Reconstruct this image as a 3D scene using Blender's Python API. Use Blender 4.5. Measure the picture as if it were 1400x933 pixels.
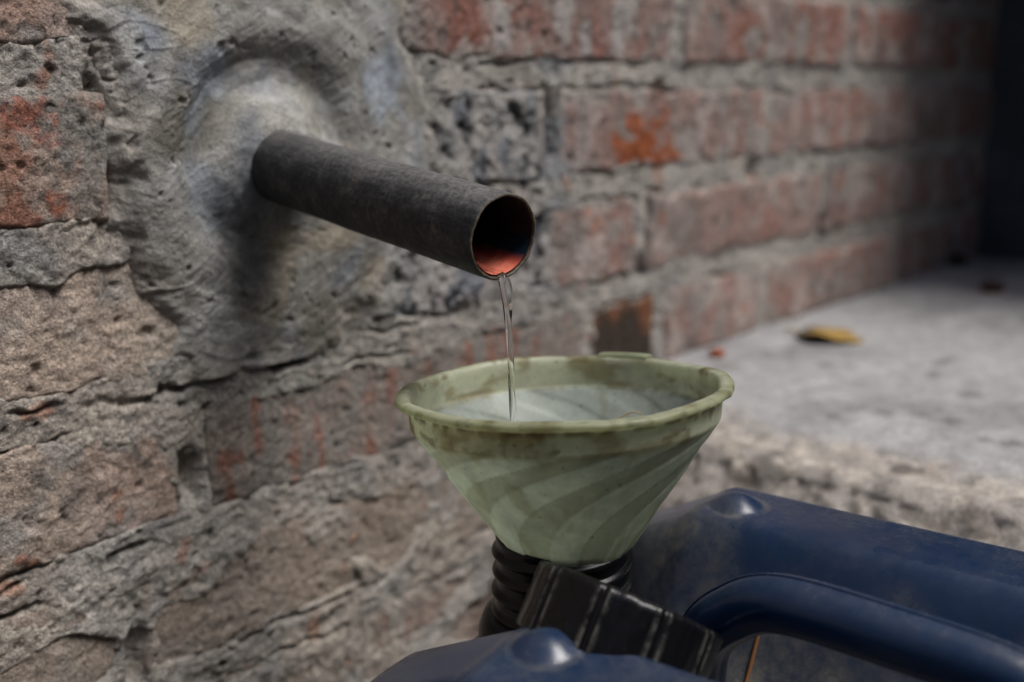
import bpy, bmesh, math, random
import numpy as np
from mathutils import Vector, Matrix
random.seed(7); np.random.seed(7)

# ------------------------------------------------------------------ camera, sky, sun, exposure
for o in list(bpy.data.objects): bpy.data.objects.remove(o)
SC = bpy.context.scene
COL = SC.collection
R = math.radians
PITCH, THETA, FPX = math.atan2(351, 1555), math.atan2(1350, 1594), 1555.0
HC = 0.52                                   # camera height
cp, sp, ct, st = math.cos(PITCH), math.sin(PITCH), math.cos(THETA), math.sin(THETA)
FWD = np.array([ct*cp, st*cp, -sp]); RGT = np.array([st, -ct, 0.0]); UPV = np.array([ct*sp, st*sp, cp])
CAM = np.array([0, 0, HC])
cd = bpy.data.cameras.new('camera'); cam = bpy.data.objects.new('camera', cd); COL.objects.link(cam)
cd.sensor_width = 36; cd.lens = FPX/1400*36; cd.clip_start = 0.01; cd.clip_end = 2000
cd.dof.use_dof = True; cd.dof.focus_distance = 0.436; cd.dof.aperture_fstop = 4.8
cam.matrix_world = Matrix(((RGT[0], UPV[0], -FWD[0], 0), (RGT[1], UPV[1], -FWD[1], 0), (RGT[2], UPV[2], -FWD[2], HC), (0, 0, 0, 1)))
SC.camera = cam

SUNV = Vector((0.30, -0.80, 1.55)).normalized()          # towards the sun
w = bpy.data.worlds.new('World'); SC.world = w; w.use_nodes = True
nt = w.node_tree; sky = nt.nodes.new('ShaderNodeTexSky'); sky.sky_type = 'NISHITA'; sky.sun_disc = False
sky.sun_elevation = math.asin(SUNV.z); sky.sun_rotation = math.atan2(SUNV.x, SUNV.y)
sky.air_density = 1.0; sky.dust_density = 4.0
bgn = nt.nodes['Background']; bgn.inputs['Strength'].default_value = 0.058
nt.links.new(sky.outputs[0], bgn.inputs['Color'])
sd = bpy.data.lights.new('sun', 'SUN'); sd.energy = 1.5; sd.angle = R(26); sd.color = (1.0, 0.99, 0.97)
so = bpy.data.objects.new('sun', sd); COL.objects.link(so); so.location = (0.5, -1, 3)
so.rotation_euler = (-SUNV).to_track_quat('-Z', 'Y').to_euler()
vs = SC.view_settings; vs.view_transform = 'Standard'; vs.look = 'None'; vs.gamma = 1; vs.exposure = 1.02
vs.use_curve_mapping = False

# ------------------------------------------------------------------ helpers
WY = 0.4456                                               # y of the wall's face
def ray(u, v):
    d = (u-700)*RGT + (466.5-v)*UPV + FPX*FWD
    return d/FPX
def to_wall(u, v):
    d = ray(u, v); t = WY/d[1]; p = CAM + t*d; return p[0], p[2]
def at_depth(u, v, dep): return Vector(CAM + dep*ray(u, v))
def at_z(u, v, z):
    d = ray(u, v); t = (z-HC)/d[2]; return Vector(CAM + t*d)

_rng = np.random.RandomState(3)
PERM = np.concatenate([_rng.permutation(256)]*3).astype(np.int64)
GRAD = _rng.normal(size=(256, 3)); GRAD /= np.linalg.norm(GRAD, axis=1)[:, None]
def pn(x, y, z=0.0):
    x, y, z = np.broadcast_arrays(np.asarray(x, float), np.asarray(y, float), np.asarray(z, float))
    xi, yi, zi = np.floor(x).astype(np.int64), np.floor(y).astype(np.int64), np.floor(z).astype(np.int64)
    xf, yf, zf = x-xi, y-yi, z-zi
    u, v, ww = [t*t*t*(t*(t*6-15)+10) for t in (xf, yf, zf)]
    res = 0
    for a in (0, 1):
        wa = u if a else 1-u; ha = PERM[(xi+a) & 255]
        for b in (0, 1):
            wb = v if b else 1-v; hb = PERM[ha+((yi+b) & 255)]
            for c in (0, 1):
                wc = ww if c else 1-ww
                g = GRAD[PERM[hb+((zi+c) & 255)]]
                res = res + wa*wb*wc*(g[..., 0]*(xf-a)+g[..., 1]*(yf-b)+g[..., 2]*(zf-c))
    return res*1.6
def fbm(x, y, z=0.0, octv=4, gain=0.5):
    s, a, f = 0, 1.0, 1.0
    for i in range(octv):
        s = s + a*pn(x*f+17.3*i, y*f-9.1*i, z*f+4.7*i); a *= gain; f *= 2.03
    return s
def sst(a, b, x):
    t = np.clip((x-a)/(b-a), 0, 1); return t*t*(3-2*t)
def mixc(c, d, m): return c*(1-m[..., None]) + np.asarray(d, float)*m[..., None]

def link(name, me, mat=None, parent=None, smooth=True):
    o = bpy.data.objects.new(name, me); COL.objects.link(o)
    for m in (mat if isinstance(mat, (list, tuple)) else [mat]):
        if m: me.materials.append(m)
    if smooth: me.polygons.foreach_set('use_smooth', np.ones(len(me.polygons), bool))
    if parent: o.parent = parent
    return o
def mesh_np(name, V, F, col=None):
    me = bpy.data.meshes.new(name)
    V = np.asarray(V, np.float32).reshape(-1, 3); F = np.asarray(F, np.int32)
    k = F.shape[1]
    me.vertices.add(len(V)); me.vertices.foreach_set('co', V.ravel())
    me.loops.add(F.size); me.loops.foreach_set('vertex_index', F.ravel())
    me.polygons.add(len(F)); me.polygons.foreach_set('loop_start', np.arange(0, F.size, k, dtype=np.int32))
    me.update(calc_edges=True)
    if col is not None: set_col(me, col)
    return me
def set_col(me, col):
    col = np.asarray(col, float).reshape(-1, 3)
    a = me.attributes.new('Col', 'FLOAT_COLOR', 'POINT')
    a.data.foreach_set('color', np.concatenate([np.clip(col, 0, 1), np.ones((len(col), 1))], 1).astype(np.float32).ravel())
def grid_faces(n, m, wrap=False, flip=False):
    i = np.arange(n-1)[:, None]; j = np.arange(m if wrap else m-1)[None, :]
    a = i*m+j; b = i*m+(j+1) % m; c = (i+1)*m+(j+1) % m; d = (i+1)*m+j
    F = np.stack([a, b, c, d], -1).reshape(-1, 4)
    return F[:, ::-1] if flip else F
def tag(o, label=None, cat=None, group=None, kind=None):
    if label: o['label'] = label
    if cat: o['category'] = cat
    if group: o['group'] = group
    if kind: o['kind'] = kind
    return o
def empty(name, loc=(0, 0, 0)):
    o = bpy.data.objects.new(name, None); COL.objects.link(o); o.location = loc; o.empty_display_size = .02; return o

# ------------------------------------------------------------------ materials
def newmat(name):
    m = bpy.data.materials.new(name); m.use_nodes = True
    return m, m.node_tree, m.node_tree.nodes['Principled BSDF']
def N(nt, typ, **kw):
    n = nt.nodes.new(typ)
    for k, v in kw.items(): setattr(n, k, v)
    return n
def noise(nt, scale, detail=4, rough=.6, vec=None):
    n = N(nt, 'ShaderNodeTexNoise'); n.inputs['Scale'].default_value = scale
    n.inputs['Detail'].default_value = detail; n.inputs['Roughness'].default_value = rough
    if vec is not None: nt.links.new(vec, n.inputs['Vector'])
    return n
def ramp(nt, fac, stops):
    r = N(nt, 'ShaderNodeValToRGB'); nt.links.new(fac, r.inputs[0])
    e = r.color_ramp.elements
    while len(e) < len(stops): e.new(0.5)
    for q, (p, c) in zip(e, stops):
        q.position = p; q.color = (*c, 1) if len(c) == 3 else c
    return r
def mixrgb(nt, typ, fac, a, b):
    m = N(nt, 'ShaderNodeMix', data_type='RGBA', blend_type=typ)
    for sock, val in ((m.inputs[0], fac), (m.inputs[6], a), (m.inputs[7], b)):
        if hasattr(val, 'links') or hasattr(val, 'is_linked'): nt.links.new(val, sock)
        elif isinstance(val, (int, float)): sock.default_value = val
        else: sock.default_value = (*val, 1)
    return m.outputs[2]
def g3(v): return (v, v, v)

def masonry(name, fine=700, mid=180, bump=.5, dist=.0012, var=(.62, 1.35), specks=True, rough=.92):
    m, t, p = newmat(name)
    geo = N(t, 'ShaderNodeNewGeometry').outputs['Position']
    at = N(t, 'ShaderNodeAttribute', attribute_name='Col')
    n1 = noise(t, fine, 5, .7, geo); n2 = noise(t, mid, 5, .65, geo)
    r1 = ramp(t, n1.outputs[0], [(.3, g3(var[0])), (.7, g3(var[1]))])
    r2 = ramp(t, n2.outputs[0], [(.3, g3(.75)), (.7, g3(1.25))])
    c = mixrgb(t, 'MULTIPLY', 1.0, at.outputs['Color'], r1.outputs[0])
    c = mixrgb(t, 'MULTIPLY', 1.0, c, r2.outputs[0])
    if specks:
        n3 = noise(t, 330, 3, .6, geo)
        r3 = ramp(t, n3.outputs[0], [(.30, g3(.25)), (.37, g3(1))])
        c = mixrgb(t, 'MULTIPLY', .8, c, r3.outputs[0])
        n4 = noise(t, fine*1.7, 2, .5, geo)
        r4 = ramp(t, n4.outputs[0], [(.34, g3(.45)), (.45, g3(1)), (.58, g3(1)), (.70, g3(1.7))])
        c = mixrgb(t, 'MULTIPLY', .55, c, r4.outputs[0])
    t.links.new(c, p.inputs['Base Color']); p.inputs['Roughness'].default_value = rough
    p.inputs['Specular IOR Level'].default_value = .3
    add = N(t, 'ShaderNodeMath', operation='ADD'); t.links.new(n1.outputs[0], add.inputs[0]); t.links.new(n2.outputs[0], add.inputs[1])
    b = N(t, 'ShaderNodeBump'); b.inputs['Strength'].default_value = bump; b.inputs['Distance'].default_value = dist
    t.links.new(add.outputs[0], b.inputs['Height']); t.links.new(b.outputs[0], p.inputs['Normal'])
    return m
M_brick = masonry('brick_clay', 700, 240, 1.0, .0020, (.5, 1.5))
M_mortar = masonry('mortar', 600, 190, 1.0, .0022, (.5, 1.45))
M_plaster = masonry('cement_render', 760, 150, .8, .0013, (.62, 1.36), False, .75)
M_slab = masonry('slab_concrete', 380, 70, .6, .0016, (.75, 1.22), True)
M_soil = masonry('soil', 90, 20, .8, .01, (.6, 1.4), True)

# ------------------------------------------------------------------ ground
GS = 0.043                                     # slope of the ground where the can stands
CX, CY = 0.357, 0.155                          # centre of the can in plan
def ground_z(x, y):
    m = (1-sst(.17, .30, np.abs(x-CX)))*(1-sst(.22, .5, np.abs(y-CY)))
    return m*GS*(np.clip(x, CX-.2, CX+.2)-CX)
gx = np.concatenate([[-900, -200, -50, -12, -4, -1.5], np.arange(-.8, 1.5, .02), [2, 4, 12, 50, 200, 900]])
gy = np.concatenate([[-900, -200, -50, -12, -4, -1.8], np.arange(-1.0, .75, .02), [1.5, 4, 12, 50, 200, 900]])
X, Y = np.meshgrid(gx, gy, indexing='ij')
near = ((abs(X) < 3) & (abs(Y) < 3))
flat = (1-sst(.14, .18, np.abs(X-CX)))*(1-sst(.2, .24, np.abs(Y-CY)))
Z = ground_z(X, Y) + np.where(near, fbm(X*14, Y*14, 2.2, 4)*.006*(1-flat), 0)
c = mixc(np.ones(X.shape+(3,))*[.17, .13, .10], [.10, .085, .07], sst(-.3, .5, fbm(X*9, Y*9, 5, 3)))
tag(link('ground', mesh_np('ground', np.stack([X, Y, Z], -1), grid_faces(*X.shape, flip=True), c), M_soil), kind='structure')

# ------------------------------------------------------------------ brick wall
BX0, BX1, BZ1 = -0.82, 1.40, 1.47
PITCHZ = .0722; ZJ = HC+.006                   # a bed joint lies at eye level
def course(i): return ZJ - (i+1)*PITCHZ, ZJ - i*PITCHZ       # course i hangs below joint i
JOINTS = {-1: [.146, .428, .71, .992, 1.274], 0: [-.012, .268, .565, .847, 1.137], 1: [.11, .39, .67, .955, 1.225],
          2: [.012, .293, .607, .697, .853, 1.13], 3: [-.03, .255, .53, .80, 1.08], 4: [.11, .39, .67, .95, 1.23]}
PIPE0 = Vector((.343, .4456, .4838)); PIPE1 = Vector((.323, .2775, .4639)); PR = .0168
orange = to_wall(885, 205)

courses = {}
i_lo = -int((BZ1-ZJ)/PITCHZ); i_hi = int(ZJ/PITCHZ)
for i in range(i_lo, i_hi+1):
    j = JOINTS.get(i)
    if j is None:
        off = .146 if i % 2 else .268
        j = [off + k*.282 + random.uniform(-.006, .006) for k in range(-3, 5)]
    j = sorted(j)
    while j[0] > BX0+.1: j.insert(0, j[0]-.282)
    while j[-1] < BX1-.1: j.append(j[-1]+.282)
    j[0] = max(j[0], BX0); j[-1] = min(j[-1], BX1)
    z0, z1 = course(i)
    if z0 < .0: continue
    courses[i] = (z0, z1, j)

wall = empty('brick_wall', (0.3, WY+.1, 0))
tag(wall, 'weathered red and grey brick wall with rough thick mortar around the steel pipe', 'wall')
WOFF = Vector((-.3, -(WY+.1), 0))
def wall_part(name, V, F, col, mat, kind=None):
    V = np.asarray(V).reshape(-1, 3) + np.array(WOFF)
    o = link(name, mesh_np(name, V, F, col), mat, wall)
    if kind: o['kind'] = kind
    return o
# core behind the mortar
def box_mesh(name, x0, x1, y0, y1, z0, z1, off=Vector((0, 0, 0)), bev=0):
    bm = bmesh.new(); bmesh.ops.create_cube(bm, size=1)
    for v in bm.verts:
        v.co = Vector(((x0+x1)/2+v.co.x*(x1-x0), (y0+y1)/2+v.co.y*(y1-y0), (z0+z1)/2+v.co.z*(z1-z0))) + off
    if bev: bmesh.ops.bevel(bm, geom=bm.edges[:], offset=bev, segments=2, affect='EDGES')
    me = bpy.data.meshes.new(name); bm.to_mesh(me); bm.free(); return me
me = box_mesh('wall_core', BX0, BX1, WY+.03, WY+.24, -.05, BZ1+.01, WOFF); set_col(me, np.ones((8, 3))*.2)
link('wall_core', me, M_mortar, wall, smooth=False)

rects = []
MORT = .0095                                    # half the joint width
for i, (z0, z1, js) in courses.items():
    for a, b in zip(js[:-1], js[1:]):
        rects.append((i, a+MORT*.8, b-MORT*.8, z0+MORT, z1-MORT))

poly = np.array([to_wall(u, v) for u, v in [(136, 100), (150, 200), (143, 330), (205, 400), (235, 470), (250, 520), (340, 508), (440, 485), (470, 440), (520, 400), (545, 330), (590, 250), (585, 160),
        (560, 90), (545, 20), (545, -60), (420, -110), (200, -80), (110, -30), (60, 18), (95, 50), (130, 75)]])
def poly_sd(X, Z, P):
    d = np.full(X.shape, 1e9); ins = np.zeros(X.shape, bool)
    for k in range(len(P)):
        ax, az = P[k]; bx, bz = P[(k+1) % len(P)]
        ex, ez = bx-ax, bz-az
        t = np.clip(((X-ax)*ex+(Z-az)*ez)/(ex*ex+ez*ez), 0, 1)
        d = np.minimum(d, np.hypot(X-ax-t*ex, Z-az-t*ez))
        cond = ((az > Z) != (bz > Z))
        with np.errstate(divide='ignore', invalid='ignore'):
            ins ^= cond & (X < ex*(Z-az)/ez+ax)
    return np.where(ins, d, -d)
def cement_near(X, Z):                          # cement wash on whatever borders the patch
    sp_ = np.full(X.shape, -1.0); k = (X > .15) & (X < .62) & (Z > .33) & (Z < .68)
    if k.any(): sp_[k] = poly_sd(X[k], Z[k], poly)
    return sst(-.034, .004, sp_ + .014*fbm(X*45, Z*45, 88, 4))*sst(.262, .275, X)
# --- mortar sheet
mx = np.concatenate([np.arange(BX0, .19, .012), np.arange(.19, .60, .00105), np.arange(.60, BX1+.001, .0021)])
mz = np.concatenate([np.arange(-.02, .135, .012), np.arange(.135, .60, .00105), np.arange(.60, BZ1, .012), [BZ1]])
X, Z = np.meshgrid(mx, mz, indexing='ij')
wx = X + .004*fbm(X*28, Z*28, 1.1, 3); wz = Z + .004*fbm(X*28, Z*28, 7.7, 3)
sdm = np.full(X.shape, -1.0)                    # >0 inside a brick
for (i, a, b, z0, z1) in rects:
    xi0, xi1 = np.searchsorted(mx, [a-.02, b+.02]); zi0, zi1 = np.searchsorted(mz, [z0-.02, z1+.02])
    if xi1 <= xi0 or zi1 <= zi0: continue
    s = np.minimum(np.minimum(wx[xi0:xi1, zi0:zi1]-a, b-wx[xi0:xi1, zi0:zi1]), np.minimum(wz[xi0:xi1, zi0:zi1]-z0, z1-wz[xi0:xi1, zi0:zi1]))
    sdm[xi0:xi1, zi0:zi1] = np.maximum(sdm[xi0:xi1, zi0:zi1], s)
low = sst(.322, .290, Z)                          # the lower courses are rougher, half buried in slurry
big = fbm(X*16, Z*16, 3.3, 4); med = fbm(X*75, Z*75, 9.2, 4, .6); fin = fbm(X*260, Z*300, 1.2, 3, .65)
h = -.0022 + .0019*sst(.62, .40, X) + .0015*big + .0010*med + .0008*fin
h += low*(.0008 + .0016*fbm(X*22+Z*30, Z*60-X*20, 6.1, 4))
over = .0040 + .011*sst(.05, .55, fbm(X*20, Z*20, 21.4, 3)) + .05*low*sst(-.35, .15, fbm(X*10, Z*14, 2.4, 3))
h = h - .017*sst(over*.4, over+.003, sdm)        # dives behind the bricks
crack = sst(.0014, .0002, np.abs(sdm+.0012+.002*fbm(X*60, Z*60, 4, 2)))*sst(.05, .35, fbm(X*11, Z*14, 12.5, 2))
pits = sst(.48, .75, fbm(X*95, Z*120, 31, 2))
h = h - .005*crack - .0022*pits
# deep open joints seen in the photograph
for (u, v, rx, rz, d) in [(755, 170, .004, .016, .016), (262, 655, .006, .012, .012), (137, 200, .0045, .03, .014), (880, 365, .007, .008, .012),
                          (190, 900, .005, .018, .010), (95, 118, .022, .0028, .010), (165, 148, .010, .004, .010), (345, 509, .040, .0022, .012), (215, 535, .03, .0018, .006), (130, 770, .05, .0016, .006), (70, 333, .04, .0015, .006), (905, 118, .006, .004, .012), (1125, 320, .006, .014, .01), (1035, 235, .010, .008, .01), (640, 190, .006, .012, .008), (680, 235, .005, .006, .010)]:
    px_, pz_ = to_wall(u, v); thin = rz < .003
    Zw = Z + (.0045*fbm(X*38, Z*12, 66.0, 4) if thin else 0)
    gate = .7*sst(-.05, .3, fbm(X*30, Z*20, 67.0+u, 2)) if thin else 1
    h = h - gate*d*np.exp(-(np.abs((X-px_)/rx)**3 + np.abs((Zw-pz_)/rz)**3)*(1+.5*med))
c = np.ones(X.shape+(3,))*[.41, .38, .345]
c = mixc(c, [.50, .465, .42], sst(.0, .6, fbm(X*18, Z*18, 8.8, 3)))
c = mixc(c, [.28, .27, .265], .7*sst(.15, .8, fbm(X*30, Z*30, 2.8, 4)))
c = mixc(c, [.22, .24, .27], .7*sst(.1, .6, fbm(X*13, Z*17, 14.8, 3))*sst(.36, .42, Z)*sst(.4, .5, X)*sst(.75, .6, X))
c = mixc(c, [.47, .405, .34], .75*sst(-.3, .35, fbm(X*15, Z*22, 41.8, 3))*np.maximum(.8*low, .8*sst(.5, .3, X)))
c = mixc(c, [.12, .115, .11], .6*sst(.3, .7, fbm(X*120, Z*150, 6.2, 3)))
c = mixc(c, [.42, .16, .08], .5*sst(.55, .8, fbm(X*40, Z*40, 26.2, 3)))
c = mixc(c, [.07, .065, .06], .6*pits)
c = mixc(c, [.29, .285, .265], .8*cement_near(X, Z))
wall_part('mortar', np.stack([X, WY-h, Z], -1), grid_faces(*X.shape), c, M_mortar)
MORTAR = (mx, mz, h)

# --- bricks
def smear(X, Z): return fbm(X*34, Z*34, 51.1, 4)
for (i, a, b, z0, z1) in rects:
    vis = (b > .2 and -2 <= i <= 5)
    step = .009 if not vis else (.0012 if a < .6 else .002)
    nx, nz = max(8, int((b-a)/step)), max(5, int((z1-z0)/step))
    U, Vv = np.meshgrid(np.linspace(0, 1, nx), np.linspace(0, 1, nz), indexing='ij')
    X = a + U*(b-a); Z = z0 + Vv*(z1-z0); sd_ = (i*7.13 + a*31.7)
    jx = .0028*fbm(X*40, Z*40, sd_, 3); jz = .0028*fbm(X*40, Z*40, sd_+5, 3)
    X = X + jx; Z = Z + jz
    e = np.minimum(np.minimum(U, 1-U)*(b-a), np.minimum(Vv, 1-Vv)*(z1-z0))
    low = sst(.322, .290, Z)
    tilt = random.uniform(-1, 1)*.0018*(U-.5)*2 + random.uniform(-1, 1)*.0014*(Vv-.5)*2 + random.uniform(-.0018, .0014)
    g = fbm(X*70, Z*70, sd_+2, 4, .55); gg = fbm(X*20, Z*20, sd_+9, 3); f3 = fbm(X*260, Z*290, sd_+4, 3, .6)
    rr = .0032 + .002*gg
    rr = np.maximum(rr, .0015)
    edge = rr - np.sqrt(np.maximum(rr*rr - np.maximum(rr-e, 0)**2, 0))
    h = tilt*.7 + .0011*gg + .0009*g + .0008*f3 - edge*(1-.6*low) - low*.0012
    chip = sst(.35, .6, fbm(X*38, Z*38, sd_+13, 2)); h = h - .0014*chip*sst(.014, .0, e)
    pit = sst(.55, .75, fbm(X*130, Z*130, sd_+23, 2)); h = h - .0016*pit
    groove = sst(.10, .0, np.abs(fbm(X*18, Z*42, sd_+31, 3)))*sst(.2, .5, fbm(X*12, Z*12, sd_+41, 2)); h = h - .0005*groove
    # colour
    left = sst(.52, .42, (a+b)/2*np.ones_like(X))
    c = np.ones(X.shape+(3,))*np.array([.36, .25, .22])*random.uniform(.9, 1.1)
    c = mixc(c, [.46, .375, .31], left*.95)
    n1 = fbm(X*20, Z*13, sd_+3, 4); n2 = fbm(X*34, Z*24, sd_+6, 4); n3 = fbm(X*38, Z*18, sd_+8, 3)
    redn = {-1: .78, -2: .7, 0: .42, 1: .38, 2: .35}.get(i, .25)
    c = mixc(c, [.32, .13, .095], redn*(1-.5*left)*sst(-.1, .4, n1))
    c = mixc(c, [.50, .42, .385], .8*sst(.02, .5, n2)*(1-.45*left))
    c = mixc(c, [.22, .19, .175], .6*sst(.15, .55, n3))
    sm = (.8+.2*left)*sst(.08, .5, smear(X, Z)*.9 + .22*sst(.012, .0, e))
    c = mixc(c, [.36, .335, .31], sm*.85)
    c = mixc(c, [.40, .13, .065], .6*sst(.6, .85, fbm(X*45, Z*45, sd_+77, 3)))
    c = mixc(c, [.09, .08, .075], .65*sst(.42, .7, fbm(X*85, Z*95, sd_+61, 3)))
    c = mixc(c, [.32, .27, .225], .6*low)
    if i in (0, 1):                                 # slurry thrown over the bricks beside the patch
        gm = sst(.385, .42, X+.02*gg)*sst(.60, .55, X+.03*gg)
        c = mixc(c, [.36, .35, .335], .85*gm); c = mixc(c, [.17, .19, .225], .8*gm*sst(.0, .5, fbm(X*45, Z*38, 5, 3)))
        c = mixc(c, [.03, .033, .04], .85*gm*sst(.25, .5, fbm(X*75, Z*65, 15, 3))); h = h + gm*(.002*g-.0025*sst(.25, .5, fbm(X*75, Z*65, 15, 3)))
    c = mixc(c, [.29, .285, .265], .8*cement_near(X, Z))
    # marks seen in the photograph
    d = np.hypot((X-orange[0])/.034, (Z-orange[1])/.019) + .85*fbm(X*60, Z*85, 3.7, 4, .65)
    if i == 0: c = mixc(c, [.36, .095, .03], .95*sst(1.25, .6, d))
    if i == 0 and b < .30:
        for (u, v, ru, rv, cc_, am) in [(45, 150, .016, .010, [.36, .125, .08], .85), (5, 235, .010, .014, [.37, .16, .10], .6), (20, 300, .020, .008, [.34, .14, .09], .8), (75, 275, .006, .006, [.40, .13, .07], .8),
                                   (100, 175, .013, .018, [.25, .245, .225], .85), (125, 280, .010, .016, [.27, .25, .225], .8)]:
            q = to_wall(u, v); d = np.hypot((X-q[0])/ru, (Z-q[1])/rv) + .8*fbm(X*75, Z*75, 8+u, 4, .65)
            c = mixc(c, cc_, am*sst(1.25, .5, d))
    if i == 1 and b < .45: c = mixc(c, [.56, .46, .375], .6*sst(.5, -.1, n3))
    if i == 2 and a > .58 and b < .72:
        c = mixc(c, [.20, .075, .03], .92*np.ones_like(X)); c = mixc(c, [.055, .04, .03], sst(-.1, .5, n1))
        h = h - .004
    if i == 2 and a < .32 and b > .5:
        stv = fbm(X*75, Z*9, 3.1, 3); c = mixc(c, [.22, .20, .18], .7*np.ones_like(X))
        c = mixc(c, [.29, .125, .085], .8*sst(.05, .5, stv+.35*fbm(X*60, Z*60, 9, 3)))
    if i == -1 and .40 < a < .5:
        for (u, v, ru, rv) in [(685, 28, .010, .014), (850, 25, .016, .022), (770, 10, .010, .02), (800, 60, .006, .02)]:
            q = to_wall(u, v); d = np.hypot((X-q[0])/ru, (Z-q[1])/rv) + .5*fbm(X*60, Z*60, 8, 3)
            c = mixc(c, [.47, .44, .42], .85*sst(1.2, .7, d))
    if i == -1 and .68 < a < .75:
        for (u, v, ru, rv) in [(1030, 55, .018, .016), (1095, 60, .02, .03)]:
            q = to_wall(u, v); d = np.hypot((X-q[0])/ru, (Z-q[1])/rv) + .4*fbm(X*50, Z*50, 8, 3)
            c = mixc(c, [.26, .10, .06], .8*sst(1.35, .95, d)); c = mixc(c, [.33, .31, .29], .8*sst(.9, .6, d))
    # heightfield front with a skirt running back into the wall
    P = np.stack([X, WY-h, Z], -1)
    n, m = X.shape
    F = grid_faces(n, m)
    ring = np.concatenate([np.arange(m), np.arange(1, n)*m+m-1, (n-1)*m+np.arange(m-2, -1, -1), np.arange(n-2, 0, -1)*m])
    back = P.reshape(-1, 3)[ring].copy(); back[:, 1] = WY+.028
    k = len(ring); r0 = n*m + np.arange(k)
    S = np.stack([ring, r0, np.roll(r0, -1), np.roll(ring, -1)], -1)
    wall_part('brick', np.concatenate([P.reshape(-1, 3), back]), np.concatenate([F, S]), np.concatenate([c.reshape(-1, 3), c.reshape(-1, 3)[ring]]), M_brick)

# --- cement render smeared round the pipe
px_ = np.arange(.215, .53, .00065); pz_ = np.arange(.385, .62, .00065)
X, Z = np.meshgrid(px_, pz_, indexing='ij')
s = poly_sd(X + .006*fbm(X*35, Z*35, 2, 3), Z + .006*fbm(X*35, Z*35, 6, 3), poly)
rx, rz = X-PIPE0.x, Z-PIPE0.z
r = np.hypot(rx, rz); ang = np.arctan2(rz, rx)
upw = .5+.5*np.sin(ang-.35)                                          # 1 above and right of the pipe
h = .0032 + .0013*fbm(X*22, Z*22, 3.9, 3) + .0004*fbm(X*160, Z*160, 1.4, 3, .6)
ws = fbm(X*16, Z*16, 77, 2)
stroke = pn(r*150+2.5*ws, ang*2.2+ws, 3.0) + .5*pn(r*420+3*ws, ang*3.0, 9.0)
far = sst(.03, .07, r)
def brush(a, k1, k2, sd): return pn((X*math.cos(a)+Z*math.sin(a))*k1+1.5*ws, (Z*math.cos(a)-X*math.sin(a))*k2, sd)
mA = sst(-.1, .1, fbm(X*14, Z*14, 90, 2)); mB = sst(-.1, .1, fbm(X*14, Z*14, 95, 2))
fine_b = mA*brush(.5, 26, 520, 1) + (1-mA)*(mB*brush(-.35, 24, 480, 2) + (1-mB)*brush(1.25, 24, 430, 3))
pock = sst(.5, .72, fbm(X*110, Z*120, 71, 2))
strk2 = pn((X*.35+Z)*190+2*ws, (X-Z*.35)*22, 5.0) + .6*pn((X*.6-Z)*330+2*ws, (X+Z)*30, 8.0)
h = h + .0003*stroke*sst(.018, .035, r) + .0003*strk2*far + .00030*fine_b - .0016*pock*far + .0004*fbm(X*55, Z*55, 44, 3)*far
lip = np.abs(pn(X*34+ws, Z*46, 15.0)); h = h + .0005*sst(.05, .0, lip)*far*sst(.0, .3, fbm(X*20, Z*20, 19, 2))
h = h + (.0055+.004*upw)*np.exp(-(np.maximum(r-.015, 0)/.017)**2)                # collar
h = h - (.002+.0055*upw)*np.exp(-((r-.043)/.011)**2)                          # trough
h = h + (.001+.004*upw)*np.exp(-((r-.066)/.018)**2)                       # proud ring
h = h + .006*np.exp(-(((X-.385)/.03)**2+((Z-.455)/.028)**2))
h = h - .004*np.exp(-(((X-.325)/.014)**2+((Z-.425)/.04)**2))
h = h + .0035*sst(.10, .05, r)
h = np.maximum(h, .0030 + .0006*stroke + .0012*fbm(X*40, Z*40, 8, 2))
s = s + .008*sst(.262, .30, X)
h = h - .0085*sst(.016, -.006, s+.007*fbm(X*60, Z*60, 29, 3)) - .020*sst(.001, -.006, s)
c = np.ones(X.shape+(3,))*[.25, .245, .228]
c = mixc(c, [.37, .37, .36], sst(.0, .55, fbm(X*20, Z*20, 33, 4)))
c = mixc(c, [.16, .15, .125], .9*sst(.02, .6, fbm(X*17, Z*21, 43, 4)))
c = mixc(c, [.25, .285, .33], .8*sst(.1, .6, fbm(X*24, Z*18, 53, 3)))
c = mixc(c, [.32, .26, .17], .45*sst(.2, .6, fbm(X*19, Z*19, 63, 3)))
c = mixc(c, [.42, .405, .365], .7*sst(.05, .02, r+.006*ws)*sst(.3, .8, upw))  # light on the collar's upper slope, painted into the colour
c = mixc(c, [.14, .155, .18], .8*sst(.03, .008, np.hypot((rx+.012)/1.0, (rz+.012)/1.3)+.012*fbm(X*60, Z*60, 3, 3)))  # bluish shade at the pipe's foot, painted in
c = mixc(c, [.12, .125, .13], .6*sst(.022, .006, np.abs(rx+.022+.25*(rz+.05))+.008*fbm(X*40, Z*20, 13, 3))*sst(-.09, -.05, rz)*sst(.0, -.02, rz))  # pipe's cast shadow painted as a dark strip below it
arc_ = pn(r*95+1.8*ws, ang*1.6+ws, 13.0)
c = c*(1+.22*np.clip(stroke, -1, 1)*sst(.02, .04, r)+.22*arc_*sst(.02, .04, r)+.16*np.clip(strk2, -1, 1)*far+.10*fine_b)[..., None]
c = mixc(c, [.37, .335, .295], .7*sst(.022, .002, s+.010*fbm(X*50, Z*50, 99, 4)))
F = grid_faces(*X.shape)
keep = (h.reshape(-1)[F] > -.0125).any(1)
F = F[keep]; used = np.unique(F); mp = np.full(X.size, -1); mp[used] = np.arange(len(used))
wall_part('cement_patch', np.stack([X, WY-h, Z], -1).reshape(-1, 3)[used], mp[F], c.reshape(-1, 3)[used], M_plaster)

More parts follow.
